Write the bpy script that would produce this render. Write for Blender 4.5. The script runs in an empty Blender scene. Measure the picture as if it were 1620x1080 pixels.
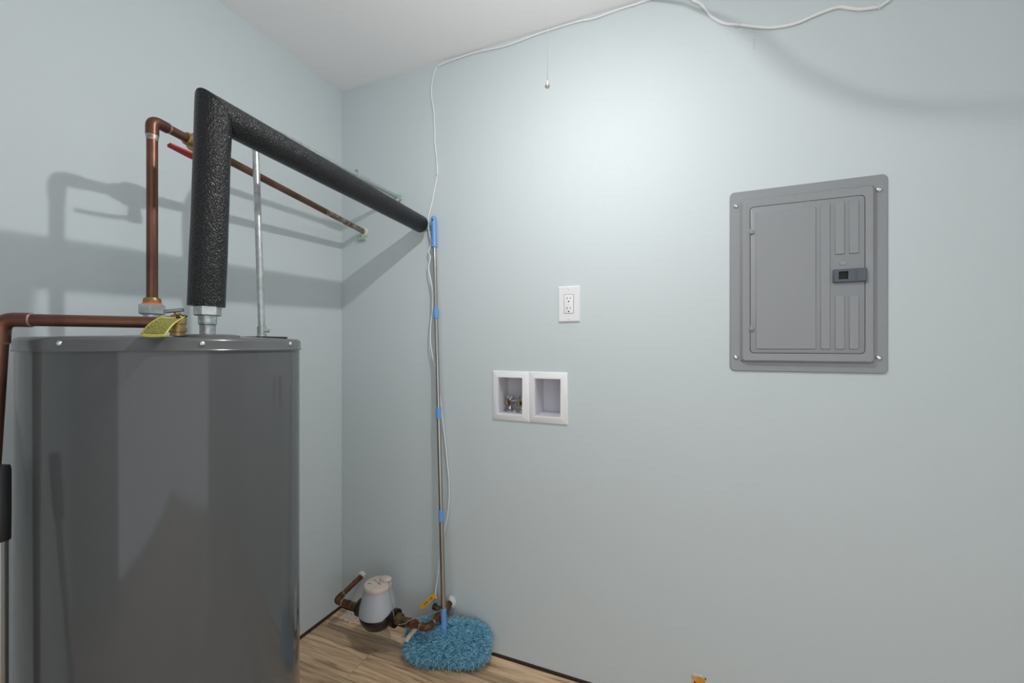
import bpy, bmesh, math, random
from mathutils import Vector, Matrix
random.seed(7)
SC = bpy.context.scene
COL = SC.collection
PI = math.pi
V = Vector

# ------------------------------------------------------------------ camera
FPX = 660.0
YAW = math.atan(274 / 660)
CAM = V((1.504, -1.517, 1.24))
FW = V((-math.sin(YAW), math.cos(YAW), 0))
RT = V((math.cos(YAW), math.sin(YAW), 0))
cd = bpy.data.cameras.new('camera'); cam = bpy.data.objects.new('camera', cd); COL.objects.link(cam)
cam.location = CAM; cam.rotation_euler = (PI / 2, 0, YAW)
cd.sensor_width = 36; cd.lens = 36 * FPX / 1620; cd.shift_y = 6 / 1620; cd.clip_start = 0.02
SC.camera = cam

# ------------------------------------------------------------------ light
LAMP = V((1.25, -0.72, 2.165))          # the pull-chain bulb on the ceiling
BULB_STRENGTH = 900.0
WORLD_STRENGTH = 1.28
w = bpy.data.worlds.new('world'); SC.world = w; w.use_nodes = True
w.node_tree.nodes['Background'].inputs[0].default_value = (0.93, 0.965, 1.0, 1)
w.node_tree.nodes['Background'].inputs[1].default_value = WORLD_STRENGTH
SC.view_settings.view_transform = 'Standard'; SC.view_settings.look = 'None'
SC.view_settings.gamma = 1; SC.view_settings.use_curve_mapping = False
SC.view_settings.exposure = 0.0
RX, FY, HC = 3.1, -2.7, 2.44            # right wall, front wall, ceiling height

# ------------------------------------------------------------------ where things stand: photograph bearings met with the room's planes
def ray(px, py):
    return FW + RT * ((px - 810) / FPX) + V((0, 0, 1)) * ((546 - py) / FPX)
def atY(px, py, y=0.0):
    r = ray(px, py); return CAM + r * ((y - CAM.y) / r.y)
def atX(px, py, x=0.0):
    r = ray(px, py); return CAM + r * ((x - CAM.x) / r.x)
def atZ(px, py, z=0.0):
    r = ray(px, py); return CAM + r * ((z - CAM.z) / r.z)
def atD(px, py, d):
    return CAM + ray(px, py) * d

# ------------------------------------------------------------------ materials
def mat(name, col, rough=.5, metal=0., bump=0., bscale=200., vary=0., vscale=8., col2=None, coat=0., spec=.5, stretch=None, bdist=.002, detail=3.):
    m = bpy.data.materials.new(name); m.use_nodes = True
    nt = m.node_tree; b = nt.nodes['Principled BSDF']
    b.inputs['Base Color'].default_value = (*col, 1); b.inputs['Roughness'].default_value = rough
    b.inputs['Metallic'].default_value = metal; b.inputs['Coat Weight'].default_value = coat
    b.inputs['Coat Roughness'].default_value = .05
    b.inputs['Specular IOR Level'].default_value = spec
    tc = nt.nodes.new('ShaderNodeTexCoord'); vec = tc.outputs['Object']
    if stretch:
        mp = nt.nodes.new('ShaderNodeMapping'); mp.inputs['Scale'].default_value = stretch
        nt.links.new(vec, mp.inputs[0]); vec = mp.outputs[0]
    if vary or col2:
        n = nt.nodes.new('ShaderNodeTexNoise'); n.inputs['Scale'].default_value = vscale; n.inputs['Detail'].default_value = 5
        nt.links.new(vec, n.inputs['Vector'])
        r = nt.nodes.new('ShaderNodeValToRGB')
        c2 = col2 if col2 else tuple(c * (1 - vary) for c in col)
        r.color_ramp.elements[0].position = .38; r.color_ramp.elements[1].position = .62
        r.color_ramp.elements[0].color = (*c2, 1); r.color_ramp.elements[1].color = (*col, 1)
        nt.links.new(n.outputs[0], r.inputs[0]); nt.links.new(r.outputs[0], b.inputs['Base Color'])
    if bump:
        n = nt.nodes.new('ShaderNodeTexNoise'); n.inputs['Scale'].default_value = bscale; n.inputs['Detail'].default_value = detail
        nt.links.new(vec, n.inputs['Vector'])
        bp = nt.nodes.new('ShaderNodeBump'); bp.inputs['Strength'].default_value = bump; bp.inputs['Distance'].default_value = bdist
        nt.links.new(n.outputs[0], bp.inputs['Height']); nt.links.new(bp.outputs[0], b.inputs['Normal'])
    return m

M = {}
M['wall'] = mat('wall_paint', (.592, .652, .668), .62, bump=.3, bscale=260, bdist=.0014, spec=.18)
M['ceil'] = mat('ceiling_paint', (.90, .90, .91), .75, bump=.15, bscale=160, bdist=.001)
M['gap'] = mat('gap_shadow_underlay', (.05, .03, .018), .8, bump=.3, bscale=60)  # floor underlay, and the strips painted as shadow under the walls
M['tank'] = mat('tank_enamel', (.095, .100, .104), .10, bump=.015, bscale=30, spec=.4)
M['lid'] = mat('lid_enamel', (.105, .108, .112), .22, bump=.03, bscale=60)
M['screw'] = mat('screw_zinc', (.72, .74, .75), .28, 1.0)
M['copper'] = mat('old_copper', (.205, .098, .066), .38, .85, bump=.2, bscale=90, col2=(.115, .055, .042), vscale=16, stretch=(1, 1, .5))
M['copper_dirty'] = mat('weathered_copper', (.23, .095, .045), .45, .7, bump=.3, bscale=120, col2=(.065, .035, .02), vscale=38)
M['copper_spat'] = mat('paint_spattered_copper', (.20, .10, .06), .45, .7, bump=.3, bscale=120, col2=(.38, .34, .31), vscale=55)
M['solder'] = mat('solder', (.46, .40, .34), .45, .6, bump=.3, bscale=160, col2=(.22, .13, .09), vscale=60)
M['brass'] = mat('brass', (.44, .30, .12), .4, .85, bump=.2, bscale=90, vary=.4, vscale=50)
M['bronze'] = mat('bronze', (.17, .11, .055), .5, .6, bump=.3, bscale=120, vary=.5, vscale=40)
M['galv'] = mat('galvanised', (.58, .60, .60), .36, .8, bump=.1, bscale=120, col2=(.42, .44, .44), vscale=45)
M['galv_dirty'] = mat('galvanised_stained', (.56, .57, .56), .42, .75, bump=.3, bscale=120, col2=(.30, .36, .38), vscale=70)
M['steel'] = mat('brushed_steel', (.42, .41, .39), .27, 1.0, bump=.03, bscale=80)
M['darksteel'] = mat('dull_steel', (.22, .23, .24), .45, .9, bump=.2, bscale=120)
M['emt_paint'] = mat('overpainted_conduit', (.33, .38, .375), .45, .1, bump=.1, bscale=100)
M['foam'] = mat('black_foam', (.0055, .0055, .0068), .30, bump=1.0, bscale=280, bdist=.0035, detail=1.5, spec=.42)
M['foam_in'] = mat('foam_inside', (.02, .02, .022), .9, bump=.6, bscale=300)
M['green'] = mat('green_sealant', (.15, .34, .22), .6, bump=.6, bscale=120, col2=(.60, .68, .63), vscale=60)
M['caulk'] = mat('white_caulk', (.72, .72, .69), .7, bump=.9, bscale=90, bdist=.006)
M['orange'] = mat('orange_sealant', (.95, .16, .03), .5)
M['red'] = mat('red_vinyl', (.36, .012, .016), .35, bump=.1, bscale=80)
M['yellow'] = mat('yellow_plastic', (.80, .43, .02), .4)
M['blue'] = mat('blue_plastic', (.14, .33, .68), .38, bump=.08, bscale=160)
M['mop'] = mat('blue_microfibre', (.34, .66, .82), .85, col2=(.14, .40, .57), vscale=70, bump=.8, bscale=600, bdist=.002, spec=.2)
M['mopbase'] = mat('mop_backing', (.04, .16, .27), .9)
M['white'] = mat('white_plastic', (.80, .81, .82), .32)
M['whitecable'] = mat('white_cable', (.82, .83, .83), .45)
M['greycable'] = mat('grey_wire', (.27, .27, .24), .5)
M['black'] = mat('black_plastic', (.008, .008, .009), .35)
M['dark'] = mat('dark_slot', (.006, .006, .006), .7)
M['panel'] = mat('panel_enamel', (.275, .287, .30), .36, bump=.03, bscale=300)
M['slate'] = mat('slate_plastic', (.088, .105, .125), .42)
M['cream'] = mat('cream_plastic', (.62, .53, .46), .55, bump=.3, bscale=60, vary=.12, vscale=30)
M['meter'] = mat('grey_plastic', (.44, .47, .51), .4, bump=.05, bscale=80)
M['meterblack'] = mat('meter_black', (.012, .009, .007), .3)
M['orangecable'] = mat('orange_cable', (.85, .36, .03), .45, col2=(.6, .22, .02), vscale=40)
M['nickel'] = mat('nickel', (.66, .62, .58), .25, 1.0, bump=.1, bscale=100)
M['boxwhite'] = mat('white_box_plastic', (.83, .84, .85), .4)
M['boxin'] = mat('box_interior', (.66, .65, .70), .5, bump=.05, bscale=60)
M['plaster'] = mat('plaster_crumbs', (.66, .62, .54), .9, bump=.8, bscale=150)
M['porcelain'] = mat('porcelain', (.82, .82, .80), .2)
M['blocker_white'] = mat('added_blocker_white', (.75, .75, .75), .4)  # for the rim of the added light blocker

def bulb_mat():
    m = bpy.data.materials.new('lit_bulb'); m.use_nodes = True
    b = m.node_tree.nodes['Principled BSDF']
    b.inputs['Base Color'].default_value = (.9, .9, .88, 1)
    b.inputs['Emission Color'].default_value = (1, .985, .97, 1)
    # a downlighting bulb: the nose of the dome is brighter than its sides
    N = m.node_tree.nodes; L = m.node_tree.links
    g = N.new('ShaderNodeNewGeometry'); sp = N.new('ShaderNodeSeparateXYZ'); L.new(g.outputs['True Normal'], sp.inputs[0])
    mr = N.new('ShaderNodeMapRange'); mr.inputs['From Min'].default_value = 0; mr.inputs['From Max'].default_value = -1
    mr.inputs['To Min'].default_value = BULB_STRENGTH * .48; mr.inputs['To Max'].default_value = BULB_STRENGTH * 3.5
    L.new(sp.outputs[2], mr.inputs['Value']); L.new(mr.outputs[0], b.inputs['Emission Strength'])
    return m
M['bulb'] = bulb_mat()

def blocker_mat():
    # half-clear sheet, added to dim the lamplight on part of the wall
    m = bpy.data.materials.new('added_blocker_sheet'); m.use_nodes = True
    nt = m.node_tree; N = nt.nodes; out = N['Material Output']
    t = N.new('ShaderNodeBsdfTransparent'); t.inputs[0].default_value = (.66, .66, .66, 1)
    nt.links.new(t.outputs[0], out.inputs[0]); N.remove(N['Principled BSDF'])
    return m
M['blocker_film'] = blocker_mat()

def plank_mat():
    m = bpy.data.materials.new('oak_laminate'); m.use_nodes = True
    nt = m.node_tree; N = nt.nodes; L = nt.links; b = N['Principled BSDF']
    b.inputs['Roughness'].default_value = .38
    tc = N.new('ShaderNodeTexCoord'); oi = N.new('ShaderNodeObjectInfo')
    off = N.new('ShaderNodeVectorMath'); off.operation = 'SCALE'; off.inputs[0].default_value = (7, 13, 3)
    L.new(oi.outputs['Random'], off.inputs['Scale'])
    add = N.new('ShaderNodeVectorMath'); L.new(tc.outputs['Object'], add.inputs[0]); L.new(off.outputs[0], add.inputs[1])
    mp = N.new('ShaderNodeMapping'); mp.inputs['Scale'].default_value = (1.1, 13, 1); L.new(add.outputs[0], mp.inputs[0])
    n1 = N.new('ShaderNodeTexNoise'); n1.inputs['Scale'].default_value = 2.2; n1.inputs['Detail'].default_value = 7; n1.inputs['Distortion'].default_value = 1.4
    L.new(mp.outputs[0], n1.inputs['Vector'])
    r1 = N.new('ShaderNodeValToRGB'); e = r1.color_ramp.elements
    e[0].position = .32; e[0].color = (.36, .215, .12, 1); e[1].position = .66; e[1].color = (.88, .635, .405, 1)
    k = r1.color_ramp.elements.new(.47); k.color = (.66, .455, .28, 1)
    L.new(n1.outputs[0], r1.inputs[0])
    mp2 = N.new('ShaderNodeMapping'); mp2.inputs['Scale'].default_value = (3, 60, 1); L.new(add.outputs[0], mp2.inputs[0])
    n2 = N.new('ShaderNodeTexNoise'); n2.inputs['Scale'].default_value = 3; n2.inputs['Detail'].default_value = 4; L.new(mp2.outputs[0], n2.inputs['Vector'])
    r2 = N.new('ShaderNodeValToRGB'); r2.color_ramp.elements[0].position = .30; r2.color_ramp.elements[0].color = (.42, .35, .30, 1)
    r2.color_ramp.elements[1].position = .42; r2.color_ramp.elements[1].color = (1, 1, 1, 1); L.new(n2.outputs[0], r2.inputs[0])
    mx = N.new('ShaderNodeMixRGB'); mx.blend_type = 'MULTIPLY'; mx.inputs[0].default_value = .75
    L.new(r1.outputs[0], mx.inputs[1]); L.new(r2.outputs[0], mx.inputs[2])
    hv = N.new('ShaderNodeHueSaturation'); mr = N.new('ShaderNodeMapRange'); mr.inputs['To Min'].default_value = .78; mr.inputs['To Max'].default_value = 1.12
    L.new(oi.outputs['Random'], mr.inputs['Value']); L.new(mr.outputs[0], hv.inputs['Value']); L.new(mx.outputs[0], hv.inputs['Color'])
    L.new(hv.outputs[0], b.inputs['Base Color'])
    bp = N.new('ShaderNodeBump'); bp.inputs['Strength'].default_value = .15; bp.inputs['Distance'].default_value = .001
    L.new(n2.outputs[0], bp.inputs['Height']); L.new(bp.outputs[0], b.inputs['Normal'])
    return m
M['plank'] = plank_mat()

def tag_mat():
    # yellow tag printed with fine lines of black text, too small to read in the photograph
    m = bpy.data.materials.new('printed_yellow_tag'); m.use_nodes = True
    nt = m.node_tree; N = nt.nodes; L = nt.links; b = N['Principled BSDF']; b.inputs['Roughness'].default_value = .45
    tc = N.new('ShaderNodeTexCoord'); sep = N.new('ShaderNodeSeparateXYZ'); L.new(tc.outputs['UV'], sep.inputs[0])
    mp = N.new('ShaderNodeMapping'); mp.inputs['Scale'].default_value = (60, 26, 1); L.new(tc.outputs['UV'], mp.inputs[0])
    n = N.new('ShaderNodeTexNoise'); n.inputs['Scale'].default_value = 1.0; n.inputs['Detail'].default_value = 2; L.new(mp.outputs[0], n.inputs['Vector'])
    g = N.new('ShaderNodeMath'); g.operation = 'GREATER_THAN'; g.inputs[1].default_value = .45; L.new(n.outputs[0], g.inputs[0])
    def band(sock, lo, hi):
        a = N.new('ShaderNodeMath'); a.operation = 'GREATER_THAN'; a.inputs[1].default_value = lo; L.new(sock, a.inputs[0])
        c = N.new('ShaderNodeMath'); c.operation = 'LESS_THAN'; c.inputs[1].default_value = hi; L.new(sock, c.inputs[0])
        d = N.new('ShaderNodeMath'); d.operation = 'MULTIPLY'; L.new(a.outputs[0], d.inputs[0]); L.new(c.outputs[0], d.inputs[1]); return d.outputs[0]
    q = N.new('ShaderNodeMath'); q.operation = 'MULTIPLY'; L.new(band(sep.outputs[0], .07, .93), q.inputs[0]); L.new(band(sep.outputs[1], .10, .93), q.inputs[1])
    q2 = N.new('ShaderNodeMath'); q2.operation = 'MULTIPLY'; L.new(q.outputs[0], q2.inputs[0]); L.new(g.outputs[0], q2.inputs[1])
    q3 = N.new('ShaderNodeMath'); q3.operation = 'MULTIPLY'; q3.inputs[1].default_value = .92; L.new(q2.outputs[0], q3.inputs[0])
    mx = N.new('ShaderNodeMixRGB'); L.new(q3.outputs[0], mx.inputs[0]); mx.inputs[1].default_value = (.58, .53, .10, 1); mx.inputs[2].default_value = (.05, .05, .02, 1)
    L.new(mx.outputs[0], b.inputs['Base Color'])
    return m
M['tag'] = tag_mat()

# ------------------------------------------------------------------ object helpers
def link(name, bm, m, parent=None, smooth=35, rot=None):
    bmesh.ops.recalc_face_normals(bm, faces=bm.faces)
    me = bpy.data.meshes.new(name); bm.to_mesh(me); bm.free()
    me.materials.append(M[m] if isinstance(m, str) else m)
    if smooth:
        me.shade_smooth(); me.set_sharp_from_angle(angle=math.radians(smooth))
    o = bpy.data.objects.new(name, me); COL.objects.link(o)
    if parent is not None:
        o.parent = parent
        root = parent
        off = V(parent.location)
        while root.parent is not None:
            root = root.parent; off += V(root.location)
        me.transform(Matrix.Translation(-off))
    return o
def recentre(o):
    """top-level mesh: put its origin at its base"""
    me = o.data
    xs = [v.co for v in me.vertices]
    c = V(((min(v.x for v in xs) + max(v.x for v in xs)) / 2, (min(v.y for v in xs) + max(v.y for v in xs)) / 2, min(v.z for v in xs)))
    me.transform(Matrix.Translation(-c)); o.location = c
    return o
def tagit(o, label, cat, group=None):
    o['label'] = label; o['category'] = cat
    if group: o['group'] = group
    return o
def thing(name, label, cat, loc, group=None):
    o = bpy.data.objects.new(name, None); COL.objects.link(o); o.location = loc; o.empty_display_size = .05
    return tagit(o, label, cat, group)
def structure(o):
    o['kind'] = 'structure'; return o
B = bmesh.new
def box(bm, lo, hi, bev=0.):
    lo, hi = V(lo), V(hi)
    r = bmesh.ops.create_cube(bm, size=1)
    vs = r['verts']
    for v in vs:
        v.co = V(((lo[i] + hi[i]) / 2 + v.co[i] * (hi[i] - lo[i])) for i in range(3))
    if bev:
        es = list({e for v in vs for e in v.link_edges})
        bmesh.ops.bevel(bm, geom=es, offset=bev, segments=2, affect='EDGES', profile=.6)
    return vs
def fillet(pts, rad, n=6):
    pts = [V(p) for p in pts]; out = [pts[0]]
    for i in range(1, len(pts) - 1):
        a, p, c = pts[i - 1], pts[i], pts[i + 1]
        u = (a - p).normalized(); v = (c - p).normalized()
        d = min(rad, (a - p).length * .49, (c - p).length * .49)
        s, e = p + u * d, p + v * d
        for k in range(n + 1):
            t = k / n
            out.append(s * (1 - t) ** 2 + p * 2 * t * (1 - t) + e * t * t)
    out.append(pts[-1]); return out
def smoothpath(pts, n=5):
    pts = [V(p) for p in pts]; out = []
    P = [pts[0]] + pts + [pts[-1]]
    for i in range(1, len(P) - 2):
        a, b, c, d = P[i - 1:i + 3]
        for k in range(n):
            t = k / n
            out.append(.5 * ((2 * b) + (c - a) * t + (2 * a - 5 * b + 4 * c - d) * t * t + (3 * b - a - 3 * c + d) * t ** 3))
    out.append(pts[-1]); return out
def tube(bm, pts, rad, sides=16, caps=True):
    pts = [V(p) for p in pts]; n = len(pts)
    rads = rad if isinstance(rad, (list, tuple)) else [rad] * n
    tg = []
    for i in range(n):
        t = pts[min(i + 1, n - 1)] - pts[max(i - 1, 0)]
        tg.append(t.normalized())
    up = V((0, 0, 1)) if abs(tg[0].z) < .9 else V((1, 0, 0))
    nrm = (up - tg[0] * up.dot(tg[0])).normalized()
    rings = []
    for i in range(n):
        nrm = (nrm - tg[i] * nrm.dot(tg[i])).normalized(); bi = tg[i].cross(nrm)
        # widen across the bend so that the pipe keeps its bore
        rings.append([bm.verts.new(pts[i] + (nrm * math.cos(2 * PI * k / sides) + bi * math.sin(2 * PI * k / sides)) * rads[i]) for k in range(sides)])
    for a, b_ in zip(rings, rings[1:]):
        for k in range(sides):
            bm.faces.new((a[k], a[(k + 1) % sides], b_[(k + 1) % sides], b_[k]))
    if caps:
        bm.faces.new(rings[0][::-1]); bm.faces.new(rings[-1])
def lathe(bm, prof, sides=32, origin=(0, 0, 0), axis=(0, 0, 1), cap0=True, cap1=True, phase=0.):
    """prof: (radius, height) along axis"""
    ax = V(axis).normalized(); o = V(origin)
    ref = V((1, 0, 0)) if abs(ax.x) < .9 else V((0, 1, 0))
    u = (ref - ax * ref.dot(ax)).normalized(); v = ax.cross(u)
    rings = []
    for r, h in prof:
        rings.append([bm.verts.new(o + ax * h + (u * math.cos(2 * PI * k / sides + phase) + v * math.sin(2 * PI * k / sides + phase)) * max(r, 1e-5)) for k in range(sides)])
    for a, b_ in zip(rings, rings[1:]):
        for k in range(sides):
            bm.faces.new((a[k], a[(k + 1) % sides], b_[(k + 1) % sides], b_[k]))
    if cap0: bm.faces.new(rings[0][::-1])
    if cap1: bm.faces.new(rings[-1])
def hexnut(bm, origin, axis, rad, h, phase=0.):
    c = .08 * rad
    lathe(bm, [(rad * .9, 0), (rad, c), (rad, h - c), (rad * .9, h)], 6, origin, axis, phase=phase)
def screwhead(bm, o, axis, r):
    lathe(bm, [(r, 0), (r, r * .25), (r * .8, r * .55), (r * .45, r * .7), (r * .4, r * .45), (.0001, r * .4)], 12, o, axis, cap1=False)
def rr(rect, r, n=5):
    u0, u1, v0, v1 = rect; out = []
    for cx, cy, a0 in ((u1 - r, v1 - r, 0), (u0 + r, v1 - r, 90), (u0 + r, v0 + r, 180), (u1 - r, v0 + r, 270)):
        for k in range(n + 1):
            a = math.radians(a0 + 90 * k / n); out.append((cx + r * math.cos(a), cy + r * math.sin(a)))
    return out
def loft(bm, secs, mp=lambda u, v, d: V((u, -d, v)), cap0=False, cap1=True, n=5):
    """secs: (rect, corner radius, depth off the wall)"""
    loops = []
    for rect, r, d in secs:
        loops.append([bm.verts.new(mp(u, v, d)) for u, v in rr(rect, max(r, 1e-4), n)])
    for a, b_ in zip(loops, loops[1:]):
        m_ = len(a)
        for k in range(m_):
            bm.faces.new((a[k], a[(k + 1) % m_], b_[(k + 1) % m_], b_[k]))
    if cap0: bm.faces.new(loops[0][::-1])
    if cap1: bm.faces.new(loops[-1])
def inset(rect, d):
    return (rect[0] + d, rect[1] - d, rect[2] + d, rect[3] - d)
def blob(bm, c, r, seed=0, sub=2, rough=.3, sq=(1, 1, 1)):
    rnd = random.Random(seed)
    q = bmesh.ops.create_icosphere(bm, subdivisions=sub, radius=1)
    for v in q['verts']:
        v.co = V(c) + V(v.co[i] * sq[i] * r * (1 + rnd.uniform(-rough, rough)) for i in range(3))

# ------------------------------------------------------------------ the room
BOX = (0.793, 1.100, 0.944, 1.139)      # laundry box outline on the back wall
HOLE = (1.528, 1.568, 0.085, 0.141)     # torn hole in the back wall
def wall_with_holes(bm, x0, x1, z0, z1, holes, y0=0., y1=.12):
    xs = sorted({x0, x1, *[h[0] for h in holes], *[h[1] for h in holes]})
    zs = sorted({z0, z1, *[h[2] for h in holes], *[h[3] for h in holes]})
    for a, b_ in zip(xs, xs[1:]):
        for c, d in zip(zs, zs[1:]):
            mx, mz = (a + b_) / 2, (c + d) / 2
            if any(h[0] < mx < h[1] and h[2] < mz < h[3] for h in holes): continue
            bm.faces.new([bm.verts.new((a, y0, c)), bm.verts.new((b_, y0, c)), bm.verts.new((b_, y0, d)), bm.verts.new((a, y0, d))])
    for h in holes:
        cs = [(h[0], h[2]), (h[1], h[2]), (h[1], h[3]), (h[0], h[3])]
        for k in range(4):
            (a, c), (b_, d) = cs[k], cs[(k + 1) % 4]
            bm.faces.new([bm.verts.new((a, y0, c)), bm.verts.new((b_, y0, d)), bm.verts.new((b_, y1, d)), bm.verts.new((a, y1, c))])
    bm.faces.new([bm.verts.new(p) for p in ((x0 - .2, y1, z0 - .1), (x1 + .2, y1, z0 - .1), (x1 + .2, y1, z1 + .1), (x0 - .2, y1, z1 + .1))])
    bmesh.ops.remove_doubles(bm, verts=bm.verts, dist=1e-5)
bm = B(); inb = inset(BOX, .012)
wall_with_holes(bm, 0, RX, .010, HC, [inb, HOLE])
wb = structure(link('wall_back', bm, 'wall', smooth=0))
for py in (63, 67.5, 72, 76):
    p = atY(1193, py); bm = B(); lathe(bm, [(.0011, 0), (.0011, .0004)], 8, (p.x, 0, p.z), (0, -1, 0)); link('nail_hole', bm, 'dark', wb)
bm = B(); box(bm, (-.12, FY - .1, .012), (0, .12, HC)); structure(link('wall_left', bm, 'wall', smooth=0))
bm = B(); box(bm, (RX, -1.25, 0), (RX + .12, .12, HC)); box(bm, (RX, FY - .12, 2.1), (RX + .12, -1.25, HC)); structure(link('wall_right', bm, 'wall', smooth=0))
bm = B(); box(bm, (-.12, FY - .12, 0), (1.00, FY, HC)); box(bm, (1.00, FY - .12, 2.2), (RX, FY, HC))
structure(link('wall_front', bm, 'wall', smooth=0))
bm = B(); box(bm, (-.12, FY - .12, HC), (RX + .12, .12, HC + .1)); structure(link('ceiling', bm, 'ceil', smooth=0))
bm = B(); box(bm, (-.003, FY, -.012), (.0035, -.004, .011)); structure(link('gap_shadow_1', bm, 'gap', smooth=0))  # dark strip painted as the shadow in the gap below the left wall
bm = B(); box(bm, (.003, -.0020, -.012), (RX, .003, .0095)); structure(link('gap_shadow_2', bm, 'gap', smooth=0))  # same painted shadow line along the foot of the back wall
# floor of separate laminate planks on a dark underlay
bm = B(); box(bm, (-.12, FY - .12, -.08), (RX + .12, .12, -.0115))
floor = structure(link('floor', bm, 'gap', smooth=0))
row_edges = [-.004, -.088, -.188]
while row_edges[-1] > FY: row_edges.append(max(FY, row_edges[-1] - .132))
cache = {}
for i, (ya, yb) in enumerate(zip(row_edges, row_edges[1:])):
    x = .005; first = [.55, 1.02, .33, .80, .18, .66, .95, .42][i % 8]
    while x < RX - .01:
        ln = min(first if x < .01 else 1.2, RX - x); wd = ya - yb
        key = (round(ln, 3), round(wd, 3))
        if key not in cache:
            b2 = B(); box(b2, (0, 0, -.011), (ln - .0018, wd - .0018, 0), .0014)
            me = bpy.data.meshes.new('plank'); b2.to_mesh(me); b2.free(); me.materials.append(M['plank']); cache[key] = me
        o = bpy.data.objects.new('plank', cache[key]); COL.objects.link(o); o.parent = floor
        o.location = (x, yb, 0); x += ln

# ------------------------------------------------------------------ water heater
TC = V((.355, -.882, 0)); TR = .265; ZT = 1.256
wh = thing('water_heater', 'grey enamelled water heater tank standing in the left corner with pipes on top', 'water heater', (TC.x, TC.y, 0))
bm = B()
lathe(bm, [(.20, 0.0), (.225, .0), (.225, .04), (TR - .012, .041), (TR - .003, .05), (TR - .002, .06), (TR - .002, 1.236)], 128, TC)
link('tank_body', bm, 'tank', wh, 25)
bm = B()
lathe(bm, [(TR - .003, 1.2275), (TR + .0015, 1.2275), (TR + .0025, 1.230), (TR + .0005, 1.233), (TR + .0005, ZT - .008), (TR - .002, ZT - .003), (TR - .007, ZT), (TR - .03, ZT + .001), (.18, ZT + .004), (.05, ZT + .0065), (.0001, ZT + .0065)], 128, TC, cap0=False, cap1=False)
link('lid', bm, 'lid', wh, 40)
def rimhit(px):
    r = ray(px, 546); r.z = 0; r.normalize(); c = V((CAM.x, CAM.y, 0)) - TC
    b_ = c.dot(r); q = b_ * b_ - (c.dot(c) - (TR + .0005) ** 2)
    return c + r * (-b_ - math.sqrt(max(q, 0)))
angs = [math.atan2(rimhit(p).y, rimhit(p).x) for p in (94, 320, 459)]
for a in angs + [angs[2] + .95, angs[2] + 1.9, angs[0] - .95, angs[0] - 1.9]:
    d = V((math.cos(a), math.sin(a), 0)); bm = B(); screwhead(bm, TC + d * (TR + .0003) + V((0, 0, 1.2435)), d, .0052)
    link('screw', bm, 'screw', wh)
# raised collars round the water connections
for c in ((.298, -.911), (.540, -.930)):
    bm = B(); lathe(bm, [(.062, ZT - .001), (.060, ZT + .0055), (.05, ZT + .0075), (.0001, ZT + .0075)], 40, (c[0], c[1], 0), cap1=False); link('lid_boss', bm, 'lid', wh)

# ------------------------------------------------------------------ cold water pipe (copper)
CB = V((.298, -.911, 0)); ztop = 1.791
CE = atY(577, 367, 0)
cold = thing('cold_water_pipe', 'copper water pipe rising from the heater and running bare into the corner wall', 'pipe', (CB.x, CB.y, ZT + .006))
bm = B(); lathe(bm, [(.0125, ZT + .005), (.0125, 1.312)], 24, CB); lathe(bm, [(.017, 1.302), (.017, 1.318)], 24, CB); link('nipple', bm, 'galv', cold)
bm = B(); hexnut(bm, CB + V((0, 0, 1.315)), (0, 0, 1), .0265, .025, .35); link('union_nut', bm, 'galv', cold)
bm = B(); lathe(bm, [(.0175, 1.340), (.0175, 1.352), (.0155, 1.356)], 24, CB); link('brass_sleeve', bm, 'brass', cold)
bm = B(); lathe(bm, [(.0195, 1.339), (.0195, 1.343), (.016, 1.3445)], 24, CB); link('sealant_ring', bm, 'orange', cold)
R1 = .0113
bm = B(); tube(bm, [CB + V((0, 0, 1.35)), CB + V((0, 0, ztop - .022))], R1, 24); link('riser', bm, 'copper', cold)
dirc = (CE - (CB + V((0, 0, ztop)))).normalized()
top = CB + V((0, 0, ztop))
bm = B(); tube(bm, fillet([top - V((0, 0, .036)), top, top + dirc * .036], .02, 8), .0135, 24); link('elbow', bm, 'copper', cold)
bm = B(); lathe(bm, [(.0125, 0), (.0128, .002), (.0116, .014)], 20, top - V((0, 0, .036)), (0, 0, -1)); link('solder_joint', bm, 'solder', cold); bm = B(); lathe(bm, [(.0130, 0), (.0115, .005)], 20, top + dirc * .036, dirc)
link('solder_joint', bm, 'solder', cold)
L_ = (CE - top).length
bm = B(); tube(bm, [top + dirc * .03, top + dirc * (L_ * .70)], R1, 20); link('pipe_run', bm, 'copper', cold)
bm = B(); tube(bm, [top + dirc * (L_ * .70), CE + dirc * .03], R1 + .0003, 20); o = link('pipe_end', bm, 'copper_spat', cold); o['label'] = 'paint-spattered end of the copper pipe'
# ball valve with a red lever, half hidden by the insulated pipe
vb = top + dirc * .125
bm = B()
lathe(bm, [(.0145, -.042), (.0165, -.040), (.0175, -.027), (.024, -.022), (.0265, 0), (.024, .022), (.0175, .027), (.0165, .040), (.0145, .042)], 20, vb, dirc)
side = dirc.cross(V((0, 0, 1))).normalized()          # towards the room
stemdir = (side * .40 + V((0, 0, -1))).normalized()
tube(bm, [vb, vb + stemdir * .045], .0125, 14); valve = link('ball_valve', bm, 'brass', cold)
bm = B(); s0 = vb + stemdir * .043
tube(bm, [s0 - stemdir * .008, s0 + stemdir * .014], .015, 6); link('stem_nut', bm, 'galv', valve)
lev = [s0 + stemdir * .006, s0 - dirc * .02 + stemdir * .006, s0 - dirc * .035 + stemdir * .010, s0 - dirc * .100 + stemdir * .011]
bm = B()
wv = dirc.cross(stemdir).normalized()
prev = None
P_ = fillet(lev, .015, 4); ws = [.009] * len(P_)
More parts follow.
